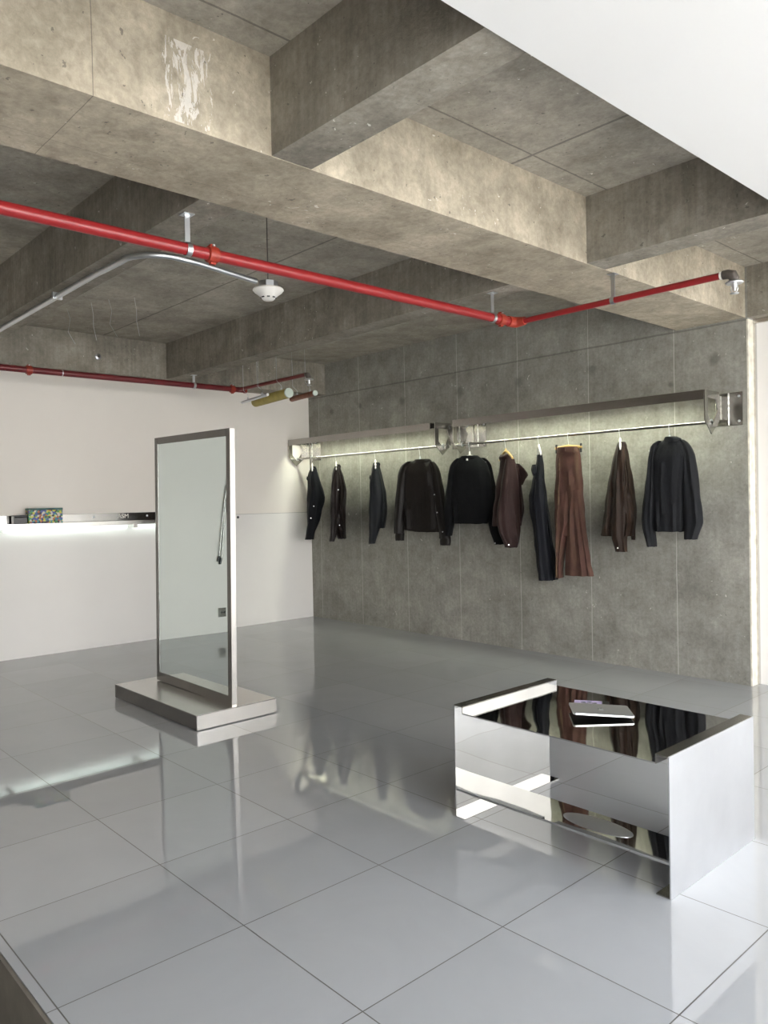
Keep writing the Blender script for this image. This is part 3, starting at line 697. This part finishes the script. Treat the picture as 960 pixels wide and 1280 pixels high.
# 7 ink-black jeans
S7 = (650, 530, 6.09)
n7 = edge_n(674, .1)
h, p = hanger(673.5, 549, 557, 'slim white hanger of the ink-black jeans', M['white_plastic'], .15, (n7.y, -n7.x, 0))
g = garment('jeans', p, 'ink-black flared jeans hanging side-on left of the brown trousers', 'jeans')
part(loft(X8([(235, 128, 168), (300, 122, 176), (400, 106, 186), (480, 86, 196), (540, 68, 204), (640, 70, 215), (740, 92, 230), (860, 108, 246), (1000, 122, 268), (1100, 132, 282), (1180, 140, 290)], *S7), p, n7, .10, .25, 5, 28), 'back_leg', F['ink'], g)
part(loft(X8([(420, 112, 170), (560, 100, 186), (740, 106, 200), (900, 116, 216), (1050, 128, 232), (1182, 140, 240)], *S7), p, n7, .045, .25, 4, 29, off=.085), 'front_leg', F['ink'], g)
part(loft(X8([(310, 92, 122), (348, 82, 130), (385, 96, 130), (405, 106, 128)], *S7), p, n7, .07, .1, 3, 30, rings=10, endT=.9), 'waistband', F['ink'], g)
button(650+152/6.09, 530+256/6.09, p, n7, .05, g, M['white_plastic'], .007)
# 8 brown trousers clipped by the waist
h, p = hanger(710.5, 545, 556, 'wooden clip hanger of the brown trousers', M['wood'], .118, NF, wood=True, clip=True)
g = garment('trousers', p, 'washed brown flared trousers clipped by the waist, front-facing', 'trousers')
part(loft(X8([(196, 284, 448), (260, 278, 462), (330, 274, 468), (430, 271, 474), (560, 271, 482), (680, 273, 492), (760, 276, 500), (850, 300, 500)], *S7), p, NF, .055, .3, 6, 31), 'seat', F['brown'], g)
part(loft(X8([(500, 272, 400), (620, 272, 405), (740, 277, 400), (850, 282, 372), (950, 286, 348), (1050, 288, 333), (1168, 286, 322)], *S7), p, NF, .05, .3, 5, 32, off=.015), 'trouser_leg', F['brown'], g)
part(loft(X8([(500, 392, 476), (620, 385, 487), (740, 376, 500), (850, 372, 515), (950, 364, 530), (1050, 358, 547), (1152, 353, 567)], *S7), p, NF, .055, .3, 6, 33, off=.02), 'trouser_leg', F['brown'], g)
part(loft(X8([(176, 286, 440), (196, 284, 450), (216, 286, 456)], *S7), p, NF, .052, .05, 3, 34, rings=8, endT=.95), 'waistband', F['brown'], g)
sm = loft(X8([(260, 316, 328), (400, 320, 329), (500, 314, 326), (620, 311, 322), (720, 304, 314), (900, 300, 309), (1100, 300, 310), (1160, 300, 309)], *S7), p, NF, .005, .0, 3, 35, off=.068, seg=10)
part(sm, 'side_seam', F['brown_pale'], g)['label'] = 'worn tan side seam'
for (x, y) in ((300, 190), (365, 192), (430, 205)):
    part(loft(X8([(y-16, x-4, x+4), (y+14, x-4, x+4)], *S7), p, NF, .004, 0, 3, 36, off=.056, seg=8, rings=3, endT=1), 'belt_loop', F['brown'], g)
# 9 rust-brown jacket
S9 = (740, 530, 6)
n9 = edge_n(775)
h, p = hanger(775, 541, 549, 'pale hanger of the rust-brown jacket', M['white_plastic'], .17, (n9.y, -n9.x, 0))
g = garment('jacket', p, 'side-on rust-brown jacket between brown trousers and charcoal jacket', 'jacket')
part(loft(X8([(142, 200, 240), (180, 180, 262), (250, 158, 275), (350, 138, 300), (450, 118, 315), (600, 95, 331), (740, 80, 334), (836, 68, 322)], *S9), p, n9, .12, .3, 8, 37), 'body', F['rust'], g)
part(loft(X8([(175, 192, 246), (300, 180, 252), (450, 168, 262), (600, 158, 268), (740, 150, 268), (850, 146, 266), (950, 176, 262)], *S9), p, n9, .05, .3, 5, 38, off=.10), 'sleeve', F['rust'], g)
part(loft(X8([(620, 262, 333), (760, 270, 332), (866, 296, 326)], *S9), p, n9, .04, .2, 3, 39, off=.02), 'sleeve', F['rust'], g)
part(loft(X8([(138, 196, 250), (160, 184, 262), (192, 178, 266)], *S9), p, n9, .08, .1, 3, 40, rings=8, endT=.95), 'collar', F['rust'], g)
button(740+193/6, 530+930/6, p, n9, .15, g, M['white_plastic'], .006)
# 10 charcoal jacket
NG = Vector((.10, -.995, 0))
h, p = hanger(837, 534, 546, 'wire hanger of the charcoal jacket near the open wall end', M['galv'], .16, NG, arch=True)
g = garment('jacket', p, 'front-facing charcoal jacket with turned-up collar, last on the right', 'jacket')
part(loft(X8([(112, 545, 655), (140, 500, 700), (175, 470, 722), (230, 455, 738), (320, 450, 726), (450, 452, 706), (600, 460, 702), (740, 468, 702), (806, 472, 700)], *S9), p, NG, .07, .22, 8, 41), 'body', F['coal'], g)
part(loft(X8([(128, 505, 528), (145, 476, 510), (175, 452, 498), (250, 438, 492), (380, 425, 490), (500, 412, 486), (620, 398, 482), (720, 386, 478), (790, 394, 480), (850, 412, 483), (918, 428, 484)], *S9), p, NG, .05, .25, 4, 42, off=.02), 'sleeve', F['coal'], g)
part(loft(X8([(118, 664, 688), (135, 678, 716), (170, 690, 748), (230, 695, 772), (340, 694, 790), (450, 692, 802), (580, 692, 820), (680, 696, 832), (740, 700, 833), (800, 702, 812), (864, 704, 792)], *S9), p, NG, .05, .25, 4, 43, off=.01), 'sleeve', F['coal'], g)
part(loft(X8([(96, 556, 640), (112, 546, 668), (134, 548, 664)], *S9), p, NG, .055, .08, 3, 44, rings=8, endT=.95), 'collar', F['coal'], g)

# ------------------------------------------------------------------ sprinkler pipes
PX, PZ = 4.495, 2.5
def clamp(x, y, z, ztop, r, along='y', parent=None, mat='galv'):
    a = [Vector((x, y, z))+ (r+.002)*(math.cos(q_)*Vector((1, 0, 0) if along == 'y' else (0, 1, 0))+math.sin(q_)*Vector((0, 0, 1))) for q_ in [PI/2+2*PI*k/16 for k in range(17)]]
    mb = MB()
    d = Vector((0, .012, 0)) if along == 'y' else Vector((.012, 0, 0))
    outer = [p_+(p_-Vector((x, y, z))).normalized()*.003-d for p_ in a[:-1]]; inner = [p_-d for p_ in a[:-1]]
    mb.ringprism(outer, inner, 2*d)
    mb.box(x-(.012 if along != 'y' else .003), x+(.012 if along != 'y' else .003), y-(.012 if along == 'y' else .003), y+(.012 if along == 'y' else .003), z+r+.004, ztop)
    mb.box(x-.025, x+.025, y-.025, y+.025, ztop-.004, ztop-.0005)
    return mb.build('pipe_clamp', M[mat], parent, True, loc=(0, 0, 0))
def coupling(x, y, z, r, along, parent, mat='orange'):
    mb = MB().lathe([(r+.002, -.026), (r+.009, -.022), (r+.011, 0), (r+.009, .022), (r+.002, .026)], (x, y, z), along, 20)
    mb.box(x-.010, x+.010, y-.012, y+.012, z-r-.018, z-r-.004); mb.box(x-.010, x+.010, y-.012, y+.012, z+r+.004, z+r+.018)
    o = mb.build('pipe_coupling', M[mat], parent, True, loc=(0, 0, 0)); o['label'] = 'orange-red grooved coupling'
    MB().tube([(x-.02, y, z+r+.012), (x+.02, y, z+r+.012)], .005, 8).build('bolt', M['galv'], o, True).location = (0, 0, 0)
def sprinkler(x, y, z, parent, name='sprinkler_head'):
    o = MB().tube([(x, y, z), (x, y, z-.02), (x, y, z-.045)], [.014, .012, .007], 12).build(name, M['silver'], parent, True, loc=(0, 0, 0))
    for s in (-1, 1):
        MB().tube([(x+s*.012, y, z-.018), (x+s*.018, y, z-.034), (x+s*.012, y, z-.05), (x, y, z-.056)], .0025, 8).build('frame_arm', M['silver'], o, True).location = (0, 0, 0)
    MB().lathe([(.004, -.062), (.02, -.060), (.022, -.057), (.004, -.056)], (x, y, z), 'z', 20).build('deflector', M['silver'], o, True).location = (0, 0, 0)
    MB().lathe([(.040, -.004), (.044, .002), (.034, .010), (.014, .014)], (x, y, z-.006), 'z', 24).build('escutcheon', M['silver'], o, True).location = (0, 0, 0)
t = thing('sprinkler_pipe', (PX, -1.78, PZ), 'red sprinkler pipe crossing the room under the beams, ending in a branch over the racks', 'pipe')
MB().tube([(PX, YB+.01, PZ), (PX, -1.80, PZ)], .0265, 18).build('main_pipe', M['red'], t, True, loc=(0, 0, 0))
el = MB().tube([(PX, -1.81, PZ), (PX, -1.765, PZ), (PX+.012, -1.742, PZ), (PX+.04, -1.735, PZ), (PX+.075, -1.735, PZ)], [.033, .034, .034, .030, .026], 16)
el.build('elbow', M['orange'], t, True, loc=(0, 0, 0))['label'] = 'orange-red elbow'
MB().tube([(PX+.05, -1.735, PZ), (5.80, -1.735, PZ)], .0175, 16).build('branch_pipe', M['red'], t, True, loc=(0, 0, 0))
coupling(PX, -3.90, PZ, .0265, 'y', t); coupling(PX, -1.88, PZ, .0265, 'y', t)
clamp(PX, -4.02, PZ, ZB+.002, .0265, 'y', t); clamp(PX, -1.96, PZ, ZB+.002, .0265, 'y', t)
clamp(5.19, -1.735, PZ, ZB, .0175, 'x', t)
MB().tube([(5.802, -1.735, PZ), (5.814, -1.735, PZ)], .021, 16).build('gasket', M['white_plastic'], t, True, loc=(0, 0, 0))
MB().tube([(5.814, -1.735, PZ), (5.84, -1.735, PZ), (5.862, -1.735, PZ-.008), (5.872, -1.735, PZ-.03), (5.872, -1.735, PZ-.045)], [.022, .024, .026, .024, .02], 16).build('end_elbow', M['dark_iron'], t, True, loc=(0, 0, 0))['label'] = 'dark iron elbow'
sprinkler(5.872, -1.735, PZ-.045, t)
# second pipe along the white wall
QX, QZ = .72, 2.55
t = thing('sprinkler_pipe', (QX, -1.5, QZ), 'dark red sprinkler pipe running along the top of the white wall', 'pipe')
MB().tube([(QX, YB+.01, QZ), (QX, -1.36, QZ)], .027, 16).build('main_pipe', M['red_dim'], t, True, loc=(0, 0, 0))
MB().tube([(QX, -1.43, QZ), (1.87, -1.43, QZ)], .0175, 14).build('branch_pipe', M['dark_red'], t, True, loc=(0, 0, 0))
coupling(QX, -3.47, QZ, .027, 'y', t); coupling(QX, -1.50, QZ, .027, 'y', t)
clamp(QX, -1.93, QZ, ZB+.002, .027, 'y', t)
MB().tube([(QX, -1.362, QZ), (QX, -1.34, QZ)], .031, 14).build('end_cap', M['orange'], t, True, loc=(0, 0, 0))
MB().tube([(1.87, -1.43, QZ), (1.90, -1.43, QZ-.004), (1.915, -1.43, QZ-.03), (1.915, -1.43, QZ-.045)], [.02, .023, .021, .018], 14).build('end_elbow', M['dark_iron'], t, True, loc=(0, 0, 0))
sprinkler(1.915, -1.43, QZ-.045, t)
# joint ring
MB().tube([(QX, -3.20, QZ), (QX, -3.19, QZ)], .0285, 16).build('joint_ring', M['galv'], t, True, loc=(0, 0, 0))

# ------------------------------------------------------------------ conduit and smoke detector
CZ = 2.625
t = thing('conduit', (3.9, -4.0, CZ), 'grey metal conduit along a cross beam, bending towards the smoke detector', 'conduit')
pts = [Vector((.36, -4.005, CZ)), Vector((3.5, -4.012, CZ)), Vector((3.75, -4.0, CZ))]
pts += [Vector((3.80, -3.80, CZ))+.205*Vector((math.sin(a), -math.cos(a), 0)) for a in [PI/2*k/8 for k in range(1, 8)]]
pts += [Vector((4.0, -3.70, CZ-.003)), Vector((3.93, -3.30, CZ-.012))]
MB().tube(pts, .0155, 12).build('tube', M['galv'], t, True, loc=(0, 0, 0))
for x in (1.6, 2.9): MB().box(x-.012, x+.012, -4.035, -3.98, CZ-.014, CZ+.025).build('saddle', M['galv'], t, loc=(0, 0, 0))
DX, DY, DZ = 3.885, -3.19, 2.585
t = thing('smoke_detector', (DX, DY, DZ), 'white smoke detector hanging on a thin rod below the slab', 'smoke detector')
MB().lathe([(.0, -.050), (.028, -.050), (.040, -.038), (.056, -.022), (.078, -.006), (.088, .006), (.084, .014), (.0, .015)], (DX, DY, DZ), 'z', 36).build('housing', M['white_plastic'], t, True, loc=(0, 0, 0))
for a in range(8):
    an = a*PI/4+.2
    MB().tube([(DX+.041*math.cos(an-.2), DY+.041*math.sin(an-.2), DZ-.036), (DX+.041*math.cos(an+.2), DY+.041*math.sin(an+.2), DZ-.036)], .0045, 8).build('vent_slot', M['black_plastic'], t, True, loc=(0, 0, 0))
MB().lathe([(.056, .015), (.056, .052), (.052, .055)], (DX, DY, DZ), 'z', 8).build('junction_box', M['galv'], t, False, loc=(0, 0, 0))
MB().tube([(DX, DY, DZ+.055), (DX, DY, ZS)], .003, 8).build('suspension_rod', M['dark_iron'], t, True, loc=(0, 0, 0))

# ------------------------------------------------------------------ suspended tubes in the far corner
def tubelight(name, a, b, r, mat, label, capm):
    a, b = Vector(a), Vector(b); c = (a+b)/2; d = (b-a).normalized()
    t = thing(name, c, label, 'tube')
    MB().tube([a, a+d*.01, b-d*.012, b], [r*.96, r, r, r*.98], 24).build('tube_body', mat, t, True, loc=(0, 0, 0))
    MB().tube([b+d*.0005, b+d*.012], [r*1.02, r*.96], 24).build('end_disc', capm, t, True, loc=(0, 0, 0))
    for s in (.25, .8):
        p_ = a+(b-a)*s
        MB().tube([p_+Vector((0, 0, r)), p_+Vector((0, 0, r+.04)), Vector((p_.x+.005, p_.y-.055, p_.z+r+.08)), Vector((p_.x+.01, p_.y-.06, (p_.z+ZS)/2)), Vector((p_.x, p_.y-.06, ZS))], .0018, 6).build('wire', M['galv'], t, True, loc=(0, 0, 0))
        MB().tube([p_+Vector((0, 0, r)), p_+Vector((0, 0, r+.018))], .009, 8).build('clip', M['galv'], t, True, loc=(0, 0, 0))
tubelight('suspended_tube', (.985, -1.40, 2.395), (1.66, -1.475, 2.405), .046, M['yellow'], 'mustard yellow tube with pale end disc hung by wires in the far corner', M['disc'])
tubelight('suspended_tube', (1.35, -1.22, 2.40), (1.79, -1.27, 2.405), .026, M['brown_tube'], 'thinner orange-brown tube hung behind the mustard yellow one', M['disc'])
tubelight('suspended_tube', (.90, -1.50, 2.395), (1.42, -1.55, 2.41), .014, M['galv'], 'thin grey tube hung in front of the mustard yellow one', M['white_plastic'])

# loose wires from the slab and a small box on the far beam
for k, (x, y, s) in enumerate(((1.15, -3.30, 1), (1.45, -3.22, -1), (1.62, -3.15, 1), (1.80, -3.02, -1))):
    pts = [Vector((x, y, ZS)), Vector((x+.012*s, y+.02, ZS-.09)), Vector((x-.010*s, y+.01, ZS-.19)), Vector((x+.03*s, y+.05, ZS-.29))]
    tag(MB().tube(pts, .0016, 6).build('loose_wire', M['galv'], None, True), 'thin pale wire dangling from the concrete slab above the white wall', 'wire', 'loose wires under the slab')
t = thing('junction_box', (.336, -2.72, 2.80), 'tiny grey round junction box on the concrete beam over the white wall', 'junction box')
MB().lathe([(.028, 0), (.028, .012), (.022, .016)], (.3352, -2.72, 2.80), 'x', 20).build('box_body', M['galv'], t, True, loc=(0, 0, 0))
MB().lathe([(.01, 0), (.01, .004)], (.3515, -2.72, 2.80), 'x', 12).build('cover_screw', M['dark_iron'], t, True, loc=(0, 0, 0))

# ------------------------------------------------------------------ view
sc = bpy.context.scene
sc.view_settings.view_transform = 'Standard'; sc.view_settings.look = 'None'
sc.view_settings.gamma = 1; sc.view_settings.use_curve_mapping = False
sc.view_settings.exposure = 1.2
sc.cycles.use_denoising = True
sc.cycles.max_bounces = 12; sc.cycles.diffuse_bounces = 8; sc.cycles.glossy_bounces = 6
sc.cycles.sample_clamp_indirect = 8
